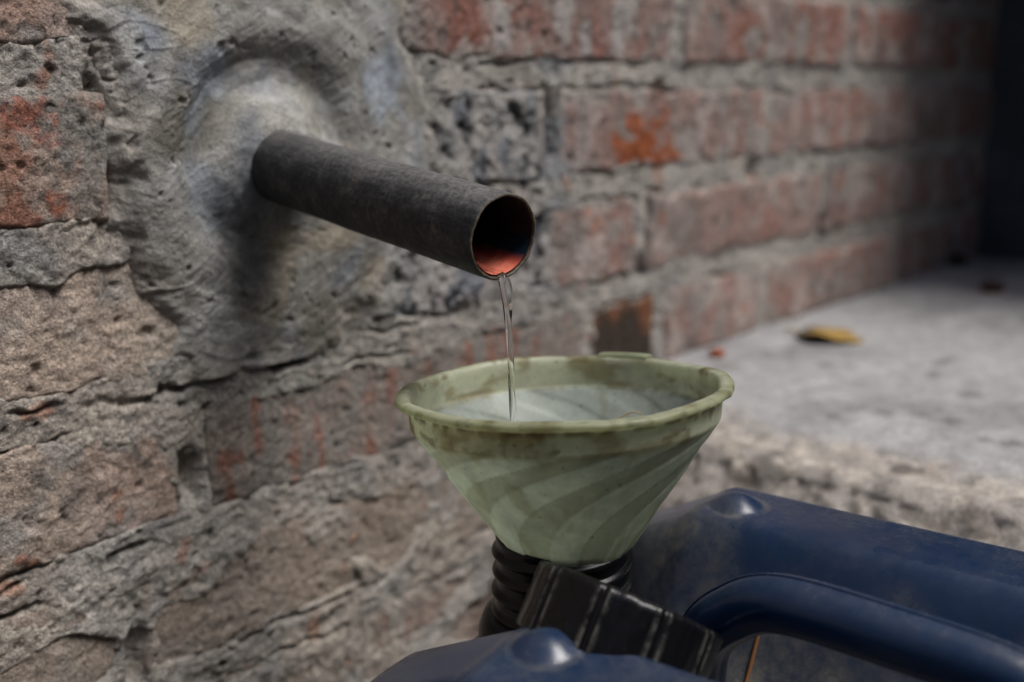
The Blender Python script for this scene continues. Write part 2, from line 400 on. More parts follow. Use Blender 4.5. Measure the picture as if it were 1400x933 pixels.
# ------------------------------------------------------------------ raised concrete slab and the dark wall at its end
ZS = HC-.2016; XS = .568
prof = []                                              # (x, z, nx, nz, rough)
for x in np.concatenate([np.arange(1.43, .70, -.008), np.arange(.70, XS+.012, -.0025)]): prof.append((x, ZS, 0, 1, 0))
for k in range(1, 10):
    a = k/10*math.pi/2; prof.append((XS+.012-.024*math.sin(a), ZS-.012+.012*math.cos(a), -math.sin(a), math.cos(a), k/10))
for zz in np.arange(ZS-.012, ZS-.090, -.002): prof.append((XS-.012-.85*(ZS-.012-zz) if zz > ZS-.060 else XS-.0528, zz, -.75, .65, 1))
for k in range(8): prof.append((XS-.050+.006*k, ZS-.091-.002*k, -.3, -1, 1))
for zz in np.arange(ZS-.108, -.03, -.012): prof.append((XS-.005, zz, -1, 0, 1))
prof = np.array(prof)
yy = np.concatenate([np.arange(-1.6, -.1, .03), np.arange(-.1, WY+.012, .0022)])
X = np.repeat(prof[:, 0][:, None], len(yy), 1); Z = np.repeat(prof[:, 1][:, None], len(yy), 1); Y = np.repeat(yy[None], len(prof), 0)
rg = prof[:, 4][:, None]
g1 = fbm(X*18, Y*18, Z*18, 4); g2 = fbm(X*90, Y*90, Z*90, 4, .6)
wob = .007*fbm(0*X+1.5, Y*14, 3, 3)*np.maximum(sst(.70, XS+.01, X), rg)
top = .0022*fbm(X*9, Y*9, 4, 3) + .0006*g2
amt = (1-rg)*top + rg*(.0026*g1+.0024*g2)
strip = sst(XS+.055, XS+.020, X+.02*g1)                # worn, broken edge
amt = amt - (1-rg)*strip*(.004 + .003*fbm(X*60, Y*60, 3, 4, .6))
X2 = X + wob + prof[:, 2][:, None]*amt; Z2 = Z + prof[:, 3][:, None]*amt
c = np.ones(X.shape+(3,))*[.33, .325, .325]
c = mixc(c, [.25, .245, .25], sst(-.1, .6, fbm(X*8, Y*8, 1, 4)))
c = mixc(c, [.39, .385, .385], .7*sst(.1, .6, fbm(X*14, Y*14, 7, 4)))
c = mixc(c, [.33, .295, .262], np.maximum(rg*np.ones_like(X), strip)*.85)
c = mixc(c, [.48, .43, .37], .8*sst(.05, .5, fbm(X*70, Y*70, Z*70, 3))*np.maximum(rg*np.ones_like(X), strip))
c = mixc(c, [.16, .13, .105], .7*sst(.2, .55, fbm(X*55, Y*55, Z*55+9, 3))*np.maximum(rg*np.ones_like(X), strip*.7))
c = mixc(c, [.13, .12, .11], .7*sst(.45, .75, fbm(X*30, Y*30, 3, 3)))
tag(link('raised_pavement', mesh_np('raised_pavement', np.stack([X2, Y, Z2], -1), grid_faces(*X.shape), c), M_slab), kind='structure')

def slab_z(x, y): return ZS + float(.0022*fbm(np.array([x*9.]), np.array([y*9.]), 4, 3)[0])

# end wall
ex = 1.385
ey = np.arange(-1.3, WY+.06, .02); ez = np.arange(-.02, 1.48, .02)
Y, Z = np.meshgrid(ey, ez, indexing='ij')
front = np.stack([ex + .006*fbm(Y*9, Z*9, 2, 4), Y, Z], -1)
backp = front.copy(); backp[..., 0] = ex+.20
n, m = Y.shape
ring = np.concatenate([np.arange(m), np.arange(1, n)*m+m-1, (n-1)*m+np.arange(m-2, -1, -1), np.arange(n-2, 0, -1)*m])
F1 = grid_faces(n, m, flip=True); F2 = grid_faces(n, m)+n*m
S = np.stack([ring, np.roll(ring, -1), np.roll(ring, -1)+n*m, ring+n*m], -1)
c = mixc(np.ones(Y.shape+(3,))*[.045, .052, .066], [.08, .088, .105], sst(-.2, .5, fbm(Y*7, Z*7, 3, 4)))  # bluish near-black: the deep shade of this end is in the colour
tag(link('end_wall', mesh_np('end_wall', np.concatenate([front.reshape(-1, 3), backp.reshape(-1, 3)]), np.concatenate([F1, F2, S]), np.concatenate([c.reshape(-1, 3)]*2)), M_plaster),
    'wall closing the far end of the concrete slab, deep shade painted into its dark colour', 'wall')

# unseen walls added behind and left of the viewer to cut low sky light
for nm, bb, lb in (('blocker_wall', (-1.6, 2.6, -1.30, -1.12, -.05, 1.55), 'plain grey wall added unseen behind the viewer to block low sky light'),
                   ('blocker_wall', (-1.45, -1.27, -1.115, .40, -.05, 1.55), 'plain grey wall added unseen left of the viewer to block low sky light')):
    me = box_mesh(nm, *bb, bev=.006); set_col(me, np.ones((len(me.vertices), 3))*.10)
    tag(link(nm, me, M_plaster, smooth=False), lb, 'wall')
# unseen slab added above the frame to darken the far end
me = box_mesh('shade_slab', 1.14, 1.58, -.9, WY+.02, .80, .89, bev=.006); set_col(me, np.ones((len(me.vertices), 3))*.12)
tag(link('shade_slab', me, M_plaster, smooth=False), 'grey slab added out of view to shade the far end of the brick wall', 'roof')

# ------------------------------------------------------------------ generic lathe / tube
def lathe(prof, n, fr=None, fcol=None):
    """prof: (r, z) list -> verts, faces; fr(theta, k) adds to the radius"""
    prof = np.array(prof, float); th = np.linspace(0, 2*math.pi, n, endpoint=False)
    Rr = np.repeat(prof[:, 0][:, None], n, 1); Zz = np.repeat(prof[:, 1][:, None], n, 1); T = np.repeat(th[None], len(prof), 0)
    if fr is not None: Rr, Zz = fr(Rr, Zz, T)
    V = np.stack([Rr*np.cos(T), Rr*np.sin(T), Zz], -1)
    return V, grid_faces(len(prof), n, wrap=True), Rr, Zz, T
def frame_to(direction):
    return Vector(direction).to_track_quat('Z', 'Y').to_matrix()
def tube(path, radii, n=24, ell=None):
    path = [Vector(p) for p in path]; V = []
    up = None
    for k, p in enumerate(path):
        t = (path[min(k+1, len(path)-1)]-path[max(k-1, 0)]).normalized()
        if up is None:
            up = t.orthogonal().normalized()
        up = (up - t*up.dot(t)).normalized(); side = t.cross(up)
        for q in range(n):
            a = 2*math.pi*q/n
            sx, sy = (ell(k, a) if ell else (1, 1))
            V.append(p + (up*math.cos(a)*sx + side*math.sin(a)*sy)*radii[k])
    F = grid_faces(len(path), n, wrap=True)
    return np.array([tuple(v) for v in V]), F
def smooth_path(pts, n):
    P = np.array([tuple(p) for p in pts], float); m = len(P); out = []
    for t in np.linspace(0, m-1, n):
        k = min(int(t), m-2); f = t-k
        p0, p1, p2, p3 = P[max(k-1, 0)], P[k], P[k+1], P[min(k+2, m-1)]
        out.append(.5*((2*p1)+(-p0+p2)*f+(2*p0-5*p1+4*p2-p3)*f*f+(-p0+3*p1-3*p2+p3)*f**3))
    return [Vector(p) for p in out]

# ------------------------------------------------------------------ steel pipe
def mat_pipe():
    m, t, p = newmat('pipe_steel')
    geo = N(t, 'ShaderNodeNewGeometry'); pos = geo.outputs['Position']
    n1 = noise(t, 75, 8, .75, pos); n2 = noise(t, 420, 5, .7, pos); n3 = noise(t, 25, 4, .6, pos)
    c = ramp(t, n1.outputs[0], [(.34, (.007, .0075, .009)), (.50, (.018, .019, .021)), (.60, (.045, .043, .043)), (.72, (.085, .070, .058))]).outputs[0]
    sep = N(t, 'ShaderNodeSeparateXYZ'); t.links.new(geo.outputs['Normal'], sep.inputs[0])
    up = ramp(t, sep.outputs[2], [(.45, g3(0)), (1.0, g3(1))])
    dmul = N(t, 'ShaderNodeMath', operation='MULTIPLY'); t.links.new(up.outputs[0], dmul.inputs[0])
    dn = ramp(t, n3.outputs[0], [(.3, g3(.25)), (.65, g3(1))]); t.links.new(dn.outputs[0], dmul.inputs[1])
    dd = N(t, 'ShaderNodeMath', operation='MULTIPLY'); dd.inputs[1].default_value = .55; t.links.new(dmul.outputs[0], dd.inputs[0])
    c = mixrgb(t, 'MIX', dd.outputs[0], c, (.20, .195, .19))
    r2 = ramp(t, n2.outputs[0], [(.3, g3(.4)), (.7, g3(1.7))])
    c = mixrgb(t, 'MULTIPLY', 1.0, c, r2.outputs[0])
    t.links.new(c, p.inputs['Base Color']); p.inputs['Metallic'].default_value = .1
    p.inputs['Roughness'].default_value = .62
    b = N(t, 'ShaderNodeBump'); b.inputs['Strength'].default_value = .7; b.inputs['Distance'].default_value = .0008
    t.links.new(n2.outputs[0], b.inputs['Height']); t.links.new(b.outputs[0], p.inputs['Normal'])
    return m
def simple(name, col, rough=.5, spec=.5, nscale=None, var=.3, bump=0, coat=0, metal=0):
    m, t, p = newmat(name)
    p.inputs['Roughness'].default_value = rough; p.inputs['Specular IOR Level'].default_value = spec; p.inputs['Metallic'].default_value = metal
    p.inputs['Coat Weight'].default_value = coat; p.inputs['Coat Roughness'].default_value = .08
    if nscale:
        n = noise(t, nscale, 5, .65, N(t, 'ShaderNodeNewGeometry').outputs['Position'])
        r = ramp(t, n.outputs[0], [(.3, [x*(1-var) for x in col]), (.7, [x*(1+var) for x in col])])
        t.links.new(r.outputs[0], p.inputs['Base Color'])
        if bump:
            b = N(t, 'ShaderNodeBump'); b.inputs['Strength'].default_value = bump; b.inputs['Distance'].default_value = .001
            t.links.new(n.outputs[0], b.inputs['Height']); t.links.new(b.outputs[0], p.inputs['Normal'])
    else: p.inputs['Base Color'].default_value = (*col, 1)
    return m
M_pipe = mat_pipe()
M_bore = simple('pipe_bore', (.012, .013, .016), .55, .4, 120, .4)
M_edge = simple('pipe_cut_edge', (.085, .065, .045), .6, .4, 300, .6, .5)
M_rust = simple('wet_rust', (.55, .13, .07), .25, .5, 90, .25, .4, .6)

AX = (PIPE1-PIPE0).normalized(); L = (PIPE1-PIPE0).length
pr = []
for k in range(60): pr.append((PR, -.03 + (L+.03-.0006)*k/59))
pr += [(PR-.0002, L-.0002), (PR-.0005, L), (PR-.0010, L), (PR-.0012, L-.0003), (PR-.0013, L-.001)]
for k in range(1, 40): pr.append((PR-.0013, L-.001-(L-.02)*k/39))
pr.append((0.0001, .02))
def pfr(Rr, Zz, T):
    return Rr + .00022*fbm(np.cos(T)*2.2, np.sin(T)*2.2, Zz*30, 4) + .00016*fbm(np.cos(T)*9, np.sin(T)*9, Zz*330, 4, .7), Zz + .0003*fbm(np.cos(T)*4, np.sin(T)*4, 3.3, 3)*(Zz > L-.004)
V, F, *_ = lathe(pr, 128, pfr)
me = mesh_np('steel_pipe', V, F)
pipe = link('steel_pipe', me, [M_pipe, M_bore, M_edge])
idx = np.zeros(len(F), np.int32); ringi = F[:, 0]//128; idx[ringi >= 63] = 1; idx[(ringi >= 60) & (ringi < 64)] = 2; me.polygons.foreach_set('material_index', idx)
tag(pipe, 'dark rusty steel pipe jutting out of the cement patch on the brick wall', 'pipe')
pipe.location = PIPE0; pipe.rotation_mode = 'QUATERNION'; pipe.rotation_quaternion = AX.to_track_quat('Z', 'Y')
PQ = AX.to_track_quat('Z', 'Y').to_matrix(); PQi = PQ.inverted()
dn_l = PQi @ Vector((0, 0, -1)); dn_l.z = 0; dn_l.normalize(); a0 = math.atan2(dn_l.y, dn_l.x)
# red wet deposit along the bottom of the bore
V = []; nr, na = 50, 40
for k in range(nr):
    zz = L-.0008-(L-.05)*k/(nr-1)
    for q in range(na):
        f = q/(na-1)*2-1; hw = 1.45
        a = a0 + f*hw; rr = PR-.0017-.0004*(1-f*f)
        if abs(f) > .96: rr = PR-.0011
        V.append((rr*math.cos(a), rr*math.sin(a), zz))
ff = np.linspace(-1, 1, na)[None]*1.45 + .10*fbm(np.arange(nr)[:, None]*.25, np.linspace(-1, 1, na)[None]*3, 2, 3)
dc = mixc(np.ones((nr, na, 3))*[.70, .20, .13], [.34, .06, .04], sst(.45, .80, np.abs(ff))); dc = mixc(dc, [.012, .022, .034], sst(.70, 1.0, np.abs(ff)))
M_rust = masonry('wet_rust', 300, 90, .25, .0004, (.85, 1.15), False, .16); M_rust.node_tree.nodes['Principled BSDF'].inputs['Specular IOR Level'].default_value = .6
link('rust_deposit', mesh_np('rust_deposit', V, grid_faces(nr, na, flip=True), dc), M_rust, pipe)['label'] = 'wet orange red rust along the bottom of the bore'

# ------------------------------------------------------------------ water
def mat_water():
    m, t, p = newmat('water')
    p.inputs['Base Color'].default_value = (1, 1, 1, 1); p.inputs['Transmission Weight'].default_value = 1
    p.inputs['IOR'].default_value = 1.333; p.inputs['Roughness'].default_value = .02
    n = noise(t, 260, 3, .5, N(t, 'ShaderNodeNewGeometry').outputs['Position'])
    b = N(t, 'ShaderNodeBump'); b.inputs['Strength'].default_value = .12; b.inputs['Distance'].default_value = .0008
    t.links.new(n.outputs[0], b.inputs['Height']); t.links.new(b.outputs[0], p.inputs['Normal'])
    return m
M_water = mat_water()
lip_c = PIPE0 + AX*L + (PQ @ (dn_l*(PR-.0020)))
water = empty('water_stream', lip_c)
tag(water, 'thin clear stream of water falling from the pipe into the funnel', 'water')
def lipn(s, zback): return PIPE0 + AX*(L-zback) + (PQ @ (dn_l*s))
pts = [lipn(PR-.0024, .014), lipn(PR-.0022, .007), lipn(PR-.0019, .002)]
p0_ = lipn(PR-.0012, -.0012)
for k in range(9):
    tt = .134*(k/8)**.75; pts.append(p0_ + AX*(.055*tt) + Vector((0, 0, -4.905*tt*tt)))
path = smooth_path(pts, 150); rad = []
for k in range(150):
    f = k/149
    rad.append(.0016*(1-.25*f) + .0006*math.exp(-((f-.34)/.10)**2))
def well(k, a):
    f = k/149; tw = f*5.0; fl = .16+.06*math.sin(f*17)
    if f < .26: fl = .2
    e = 1-fl*math.cos(2*(a-tw)); e *= 1+.10*math.cos(3*(a-tw*1.7)); return e, e
V, F = tube(path, rad, 28, well)
me = mesh_np('falling_stream', V-np.array(lip_c), F); link('falling_stream', me, M_water, water)
# ------------------------------------------------------------------ jerry can
def mat_plastic(name, base, dust, rough=.38, dustamt=.8, seed=0.0):
    m, t, p = newmat(name)
    geo = N(t, 'ShaderNodeNewGeometry'); tc = N(t, 'ShaderNodeTexCoord').outputs['Object']
    n1 = noise(t, 26, 9, .74, tc); n2 = noise(t, 240, 6, .75, tc); n3 = noise(t, 9, 4, .6, tc)
    sep = N(t, 'ShaderNodeSeparateXYZ'); t.links.new(geo.outputs['Normal'], sep.inputs[0])
    up = ramp(t, sep.outputs[2], [(.25, g3(.06)), (.98, g3(1))])
    a = ramp(t, n1.outputs[0], [(.34, g3(.10)), (.76, g3(1))]); b = ramp(t, n2.outputs[0], [(.36, g3(.45)), (.64, g3(1))])
    q = N(t, 'ShaderNodeMath', operation='MULTIPLY'); t.links.new(a.outputs[0], q.inputs[0]); t.links.new(b.outputs[0], q.inputs[1])
    q2 = N(t, 'ShaderNodeMath', operation='MULTIPLY'); t.links.new(q.outputs[0], q2.inputs[0]); t.links.new(up.outputs[0], q2.inputs[1])
    q3 = N(t, 'ShaderNodeMath', operation='MULTIPLY'); t.links.new(q2.outputs[0], q3.inputs[0]); q3.inputs[1].default_value = dustamt
    dat = N(t, 'ShaderNodeAttribute', attribute_name='Col')
    qb = N(t, 'ShaderNodeMath', operation='MULTIPLY'); t.links.new(dat.outputs['Fac'], qb.inputs[0]); t.links.new(b.outputs[0], qb.inputs[1])
    if seed: q3m = N(t, 'ShaderNodeMath', operation='MAXIMUM'); t.links.new(q3.outputs[0], q3m.inputs[0]); t.links.new(qb.outputs[0], q3m.inputs[1]); q3 = q3m
    bv = ramp(t, n3.outputs[0], [(.3, [x*.75 for x in base]), (.7, [x*1.25 for x in base])])
    c = mixrgb(t, 'MIX', q3.outputs[0], bv.outputs[0], dust)
    t.links.new(c, p.inputs['Base Color'])
    rr = N(t, 'ShaderNodeMath', operation='MULTIPLY_ADD'); t.links.new(q3.outputs[0], rr.inputs[0]); rr.inputs[1].default_value = .5; rr.inputs[2].default_value = rough
    t.links.new(rr.outputs[0], p.inputs['Roughness'])
    p.inputs['Specular IOR Level'].default_value = .5 if seed else .32
    bp = N(t, 'ShaderNodeBump'); bp.inputs['Strength'].default_value = .22; bp.inputs['Distance'].default_value = .0006
    t.links.new(n2.outputs[0], bp.inputs['Height']); t.links.new(bp.outputs[0], p.inputs['Normal'])
    return m
M_blue = mat_plastic('blue_plastic', (.0015, .0155, .052), (.16, .15, .125), .20, .36, 1.0)
M_black = mat_plastic('black_plastic', (.004, .004, .005), (.08, .07, .055), .26, .06)
M_seamrust = simple('brown_seam', (.14, .06, .02), .6)

CANZ = .343                                    # height of the lobes above the can's foot
can = empty('jerry_can', (CX, CY, 0))
can.rotation_euler = (0, -math.atan(GS), .061)
tag(can, 'dusty dark blue plastic jerry can with black neck under the funnel', 'jerry can')
HX, HY, RC = .105, .150, .030
YN = .063                                      # local y of the stacking studs and the chamfer start
NX, NY = .009, .1105                            # neck in plan
def outline(n):
    P = []
    per = [(HX-RC, HY-RC, 0), (-(HX-RC), HY-RC, 90), (-(HX-RC), -(HY-RC), 180), (HX-RC, -(HY-RC), 270)]
    seg = []
    for (cx, cy, a0_) in per:
        for k in range(17): a = R(a0_+90*k/16); seg.append((cx+RC*math.cos(a), cy+RC*math.sin(a)))
    seg.append(seg[0]); seg = np.array(seg); d = np.concatenate([[0], np.cumsum(np.hypot(*np.diff(seg, axis=0).T))])
    tt = np.linspace(0, d[-1], n, endpoint=False)
    return np.stack([np.interp(tt, d, seg[:, 0]), np.interp(tt, d, seg[:, 1])], -1)
STUDS = [(-.0705, YN), (.0705, YN), (-.0705, -.105), (.0705, -.105)]
def can_top(X, Y):
    ax = np.abs(X)
    ch = .060*(1-sst(.012, .060, ax))                          # channel between the two lobes
    endf = sst(-.085, -.125, Y); ch = ch*(1-endf)
    z = -ch
    z = z - .50*np.maximum(Y-(YN+.010), 0)*sst(YN+.004, YN+.022, Y)         # sloping shoulder at the neck end
    z = z - .35*np.maximum(-Y-.12, 0)
    z = z - .05*np.maximum(ax-.066, 0)**1.0*sst(.06, .08, ax)
    for (sx, sy) in STUDS:
        d = np.hypot(X-sx, Y-sy)
        q = np.clip((.0118-d)/.0100, 0, 1); z = z + .0068*q*(1-.22*q*q) + .0006*np.exp(-(d/.019)**2)
    d = np.hypot(X-NX, Y-NY)                                    # pedestal of the neck
    ped = -.044 - .25*np.maximum(d-.030, 0)
    z = np.where(d < .075, np.maximum(z, ped*1.0 - 3*np.maximum(d-.045, 0)), z)
    return z
nO = 640; O = outline(nO)
ss = np.concatenate([np.linspace(.004, .86, 150), .86+.14*np.sin(np.linspace(0, math.pi/2, 26))[1:]])
rows = []
for s in ss:
    P = O*s; z = can_top(P[:, 0], P[:, 1])
    q = np.clip((s-.86)/.14, 0, 1); z = z - .016*(1-math.sqrt(max(0, 1-q*q)))
    rows.append(np.stack([P[:, 0], P[:, 1], CANZ+z], -1))
edge = rows[-1]
for f in np.linspace(0, 1, 40)[1:]:
    r_ = edge.copy(); zb = .02
    r_[:, 2] = edge[:, 2]*(1-f)+zb*f
    bul = 1+.02*math.sin(math.pi*f); r_[:, :2] *= bul; rows.append(r_)
for q in np.linspace(0, math.pi/2, 8)[1:]:
    r_ = edge.copy(); r_[:, :2] *= 1-.10*(1-math.cos(q)); r_[:, 2] = .02*(1-math.sin(q)); rows.append(r_)
r_ = edge.copy(); r_[:, :2] *= .01; r_[:, 2] = 0.0; rows.append(r_)
V = np.stack(rows); nrw = len(rows)
bx_, by_ = V[..., 0], V[..., 1]
dst = .95*sst(.052, .022, np.abs(bx_+.012*fbm(bx_*30, by_*30, 2, 3)))
dst = np.maximum(dst, .75*np.exp(-(((bx_-.045)/.030)**2+((by_-.085)/.030)**2)))
for (sx, sy) in STUDS: dst = np.maximum(dst, .55*np.exp(-((np.hypot(bx_-sx, by_-sy)-.0125)/.0022)**2))
dst = dst*sst(CANZ-.10, CANZ-.07, V[..., 2])*(.55+.45*sst(-.3, .4, fbm(bx_*40, by_*40, 7, 4)))
body = link('body', mesh_np('body', V, grid_faces(nrw, nO, wrap=True), dst[..., None]*np.ones(3)), M_blue, can)

# neck with screw thread
nk = [(.0365, -.020), (.0355, -.006), (.0335, -.001), (.0305, .001)]
nz0, ntop = 0.0, .0355
for k in range(90):
    f = k/89; nk.append((.0274+.0020*max(0, 1-f/.45), .001+f*(ntop-.001)))
nk += [(.0273, ntop+.0010), (.0267, ntop+.0014), (.0260, ntop+.0010), (.0257, ntop), (.0257, -.03), (.0001, -.03)]
def nfr(Rr, Zz, T):
    ph = (Zz - T/(2*math.pi)*.0085)/.0085*2*math.pi
    on = (Rr > .0272)*(Rr < .0300)*sst(.001, .006, Zz)*sst(ntop-.0005, ntop-.003, Zz)
    bead = np.clip(np.cos(ph), -.2, 1)
    return Rr + on*.0017*bead, Zz
V, F, *_ = lathe(nk, 120, nfr)
neck = link('neck', mesh_np('neck', V, F), M_black, can); neck['label'] = 'black screw threaded neck'
neck.location = (NX, NY, CANZ-.0360)
# handle
HPX = .002
hz = -.0005
hp = [(HPX, .0500, -.070), (HPX, .0465, -.045), (HPX, .042, -.024), (HPX, .031, hz-.010), (HPX, .012, hz-.0005), (HPX, -.03, hz-.001), (HPX, -.065, hz-.004), (HPX, -.085, hz-.012), (HPX, -.097, -.018), (HPX, -.104, -.055)]
hpth = smooth_path([(a, b, c+CANZ) for a, b, c in hp], 110)
hr = [.0106 + .005*max(0, 1-k/26)**2 + .006*max(0, (k-85)/25)**2 for k in range(110)]
def hell(k, a):
    seam = .045*math.exp(-(min(abs(a-math.pi), abs(a))/.07)**2)
    return 1+seam, 1+seam
V, F = tube(hpth, hr, 72, hell)
link('handle', mesh_np('handle', V, F), M_blue, can)
sm_ = [p + Vector((0, -(b-a).z, (b-a).y)).normalized()*(-1 if (b-a).y < 0 else 1)*(r_*1.0+.0001) for p, a, b, r_ in zip(hpth[8:100], hpth[7:99], hpth[9:101], hr[8:100])]
V, F = tube(sm_, [.00055]*len(sm_), 8)
link('handle_seam', mesh_np('handle_seam', V, F), M_blue, can)
# moulding seam seen below the handle
zf = can_top(np.array([0.0]), np.array([.018]))[0]
sp_ = smooth_path([(x, .033+.002*math.sin(x*60), CANZ+float(can_top(np.array([x]), np.array([.033]))[0])+.0002) for x in np.linspace(-.02, .035, 12)], 30)
V, F = tube(sp_, [.0009]*30, 8)
link('seam', mesh_np('seam', V, F), M_seamrust, can)

# ribbed screw cap leaning between the neck and the handle
cc = at_depth(846, 861, .402)
rdir = (cc-Vector(CAM)).normalized()
iu, ir = Vector(UPV), Vector(RGT)
axis = (ir*.36 + iu*.93); axis = (axis - rdir*axis.dot(rdir)).normalized()
CR, CH = .0342, .0245
cpf = [(0.0001, CH/2-.002), (CR-.010, CH/2-.002), (CR-.008, CH/2), (CR-.0025, CH/2), (CR-.0008, CH/2-.0006), (CR, CH/2-.002)]
cpf += [(CR, CH/2-.002-(CH-.003)*k/14) for k in range(1, 15)]
cpf += [(CR-.0006, -CH/2), (CR-.0025, -CH/2), (CR-.0028, -CH/2+.002), (CR-.003, CH/2-.005), (0.0001, CH/2-.0055)]
def cfr(Rr, Zz, T):
    on = (Rr > CR-.0009)
    ph = (T*10/math.pi+.35) % 2.0                       # nine groups of ribs
    rib = np.exp(-((ph-.25)/.085)**2) + np.exp(-((ph-.62)/.085)**2)
    Rr2 = Rr + on*(.0011*rib - .0005*(ph > .2)*(ph < .7)) + on*.0002*fbm(np.cos(T)*9, np.sin(T)*9, Zz*90, 3)
    Zz2 = Zz + on*(Zz > CH/2-.004)*.0006*fbm(np.cos(T)*6, np.sin(T)*6, 3, 3)
    return Rr2, Zz2
V, F, *_ = lathe(cpf, 540, cfr)
M_cap = mat_plastic('cap_plastic', (.004, .004, .005), (.10, .085, .06), .27, .05)
# pale scuffs along the rib crests
capme = mesh_np('screw_cap', V, F)
cap = link('screw_cap', capme, M_cap)
Rv = np.hypot(V[..., 0], V[..., 1])
tag(cap, 'black ribbed plastic screw cap leaning against the threaded neck of the can', 'cap')
cap.location = cc; cap.rotation_mode = 'QUATERNION'
qz = axis.to_track_quat('Z', 'Y'); cap.rotation_quaternion = qz
def cap_nodes():
    t = M_cap.node_tree; p = t.nodes['Principled BSDF']
    at = N(t, 'ShaderNodeAttribute', attribute_name='Col')
    geo = N(t, 'ShaderNodeNewGeometry')
    n = noise(t, 170, 5, .75, geo.outputs['Position']); r = ramp(t, n.outputs[0], [(.42, g3(.05)), (.62, g3(1))])
    mul = mixrgb(t, 'MULTIPLY', 1.0, at.outputs['Color'], r.outputs[0])
    old = p.inputs['Base Color'].links[0].from_socket
    t.links.new(mixrgb(t, 'MIX', mul, old, (.26, .25, .22)), p.inputs['Base Color'])
cap_nodes()
crest = np.clip((Rv-(CR+.00015))/.0004, 0, 1)[..., None]*np.ones(3)*.42
set_col(capme, crest)

# ------------------------------------------------------------------ funnel
def mat_funnel():
    m, t, p = newmat('funnel_plastic')
    at = N(t, 'ShaderNodeAttribute', attribute_name='Col'); tc = N(t, 'ShaderNodeTexCoord').outputs['Object']
    n2 = noise(t, 160, 5, .7, tc); n1 = noise(t, 40, 4, .6, tc)
    c = mixrgb(t, 'MULTIPLY', 1.0, at.outputs['Color'], ramp(t, n2.outputs[0], [(.3, g3(.85)), (.7, g3(1.12))]).outputs[0])
    n3 = noise(t, 300, 3, .6, tc)
    c = mixrgb(t, 'MULTIPLY', .7, c, ramp(t, n3.outputs[0], [(.27, g3(.35)), (.33, g3(1))]).outputs[0])
    t.links.new(c, p.inputs['Base Color']); p.inputs['Roughness'].default_value = .36
    p.inputs['Specular IOR Level'].default_value = .5
    rr = ramp(t, n1.outputs[0], [(.3, g3(.28)), (.7, g3(.5))]); t.links.new(rr.outputs[0], p.inputs['Roughness'])
    b = N(t, 'ShaderNodeBump'); b.inputs['Strength'].default_value = .18; b.inputs['Distance'].default_value = .0006
    t.links.new(n2.outputs[0], b.inputs['Height']); t.links.new(b.outputs[0], p.inputs['Normal'])
    mpn = N(t, 'ShaderNodeMapping'); mpn.inputs['Scale'].default_value = (60, 60, 1500); t.links.new(tc, mpn.inputs['Vector'])
    ns_ = noise(t, 1.0, 3, .7, mpn.outputs[0]); b2 = N(t, 'ShaderNodeBump'); b2.inputs['Strength'].default_value = .15; b2.inputs['Distance'].default_value = .0004
    t.links.new(ns_.outputs[0], b2.inputs['Height']); t.links.new(b.outputs[0], b2.inputs['Normal']); t.links.new(b2.outputs[0], p.inputs['Normal'])
    tr = N(t, 'ShaderNodeBsdfTranslucent'); t.links.new(c, tr.inputs['Color'])
    mx = N(t, 'ShaderNodeMixShader'); mx.inputs[0].default_value = .6
    t.links.new(p.outputs[0], mx.inputs[1]); t.links.new(tr.outputs[0], mx.inputs[2])
    t.links.new(mx.outputs[0], t.nodes['Material Output'].inputs['Surface'])
    return m
M_fun = mat_funnel()
FR = .0668; T_ = .0013
zb = -.0135                                        # crease between band and cone
fp = [(.0105, -.110), (.0125, -.090), (.0170, -.0735)]
cone_top = (.0612, zb); cone_bot = (.0225, -.0710)
for k in range(1, 61):
    f = k/61; fp.append((cone_bot[0]+(cone_top[0]-cone_bot[0])*f, cone_bot[1]+(cone_top[1]-cone_bot[1])*f))
fp += [(.0615, zb+.0006), (.0617, zb+.0015)]
fp += [(.0617+.0008*k/12, zb+.0015+(-.0035-zb-.0015)*k/12) for k in range(1, 12)]
fp += [(.0628, -.0040), (.0634, -.0036), (FR-.0012, -.0030), (FR-.0002, -.0024), (FR, -.0014), (FR-.0003, -.0004), (FR-.0014, 0), (.0636, .0002), (.0622, .0000), (.0613, -.0006), (.0609, -.0018)]
nout = len(fp)
fp += [(.0608-.0006*k/12, -.0018+(zb+.0018+.0006)*k/12) for k in range(1, 13)]
for k in range(60, 0, -1):
    f = k/61; fp.append((cone_bot[0]-.0016+(cone_top[0]-cone_bot[0]+.0002)*f, cone_bot[1]+.0006+(cone_top[1]-cone_bot[1])*f))
fp += [(.0150, -.0730), (.0110, -.090), (.0090, -.110)]
fp = np.array(fp)
NS = 8
def stripe(Rr, Zz, T):
    f = np.clip((Rr-.0225)/(.0612-.0225), 0, 1)
    tw = .10*f + 1.4*f**2.4
    ph = ((T - tw - .12)/(2*math.pi)*NS) % 1.0
    s = sst(.0, .04, ph)*sst(.56, .50, ph)
    oncone = sst(-.076, -.0705, Zz)*sst(zb+.0006, zb-.0004, Zz)
    return s, oncone
def ffr(Rr, Zz, T):
    s, on = stripe(Rr, Zz, T)
    K = np.arange(Rr.shape[0])[:, None]
    Rr = Rr - .00055*s*on
    wob = .00045*np.sin(T*3+1)+.0003*np.sin(T*7+2.2)
    Zz2 = Zz + np.where(Zz > -.006, wob + .00025*fbm(np.cos(T)*7, np.sin(T)*7, 2, 3), 0)
    Rr = Rr + np.where((Rr > .0645), .0004*fbm(np.cos(T)*5, np.sin(T)*5, 6, 3), 0)
    return Rr, Zz2
V, F, Rr, Zz, Tt = lathe(fp, 400, ffr)
s, on = stripe(Rr, Zz, Tt)
cx_, sx_ = np.cos(Tt), np.sin(Tt)
c = np.ones(Rr.shape+(3,))*[.70, .73, .57]
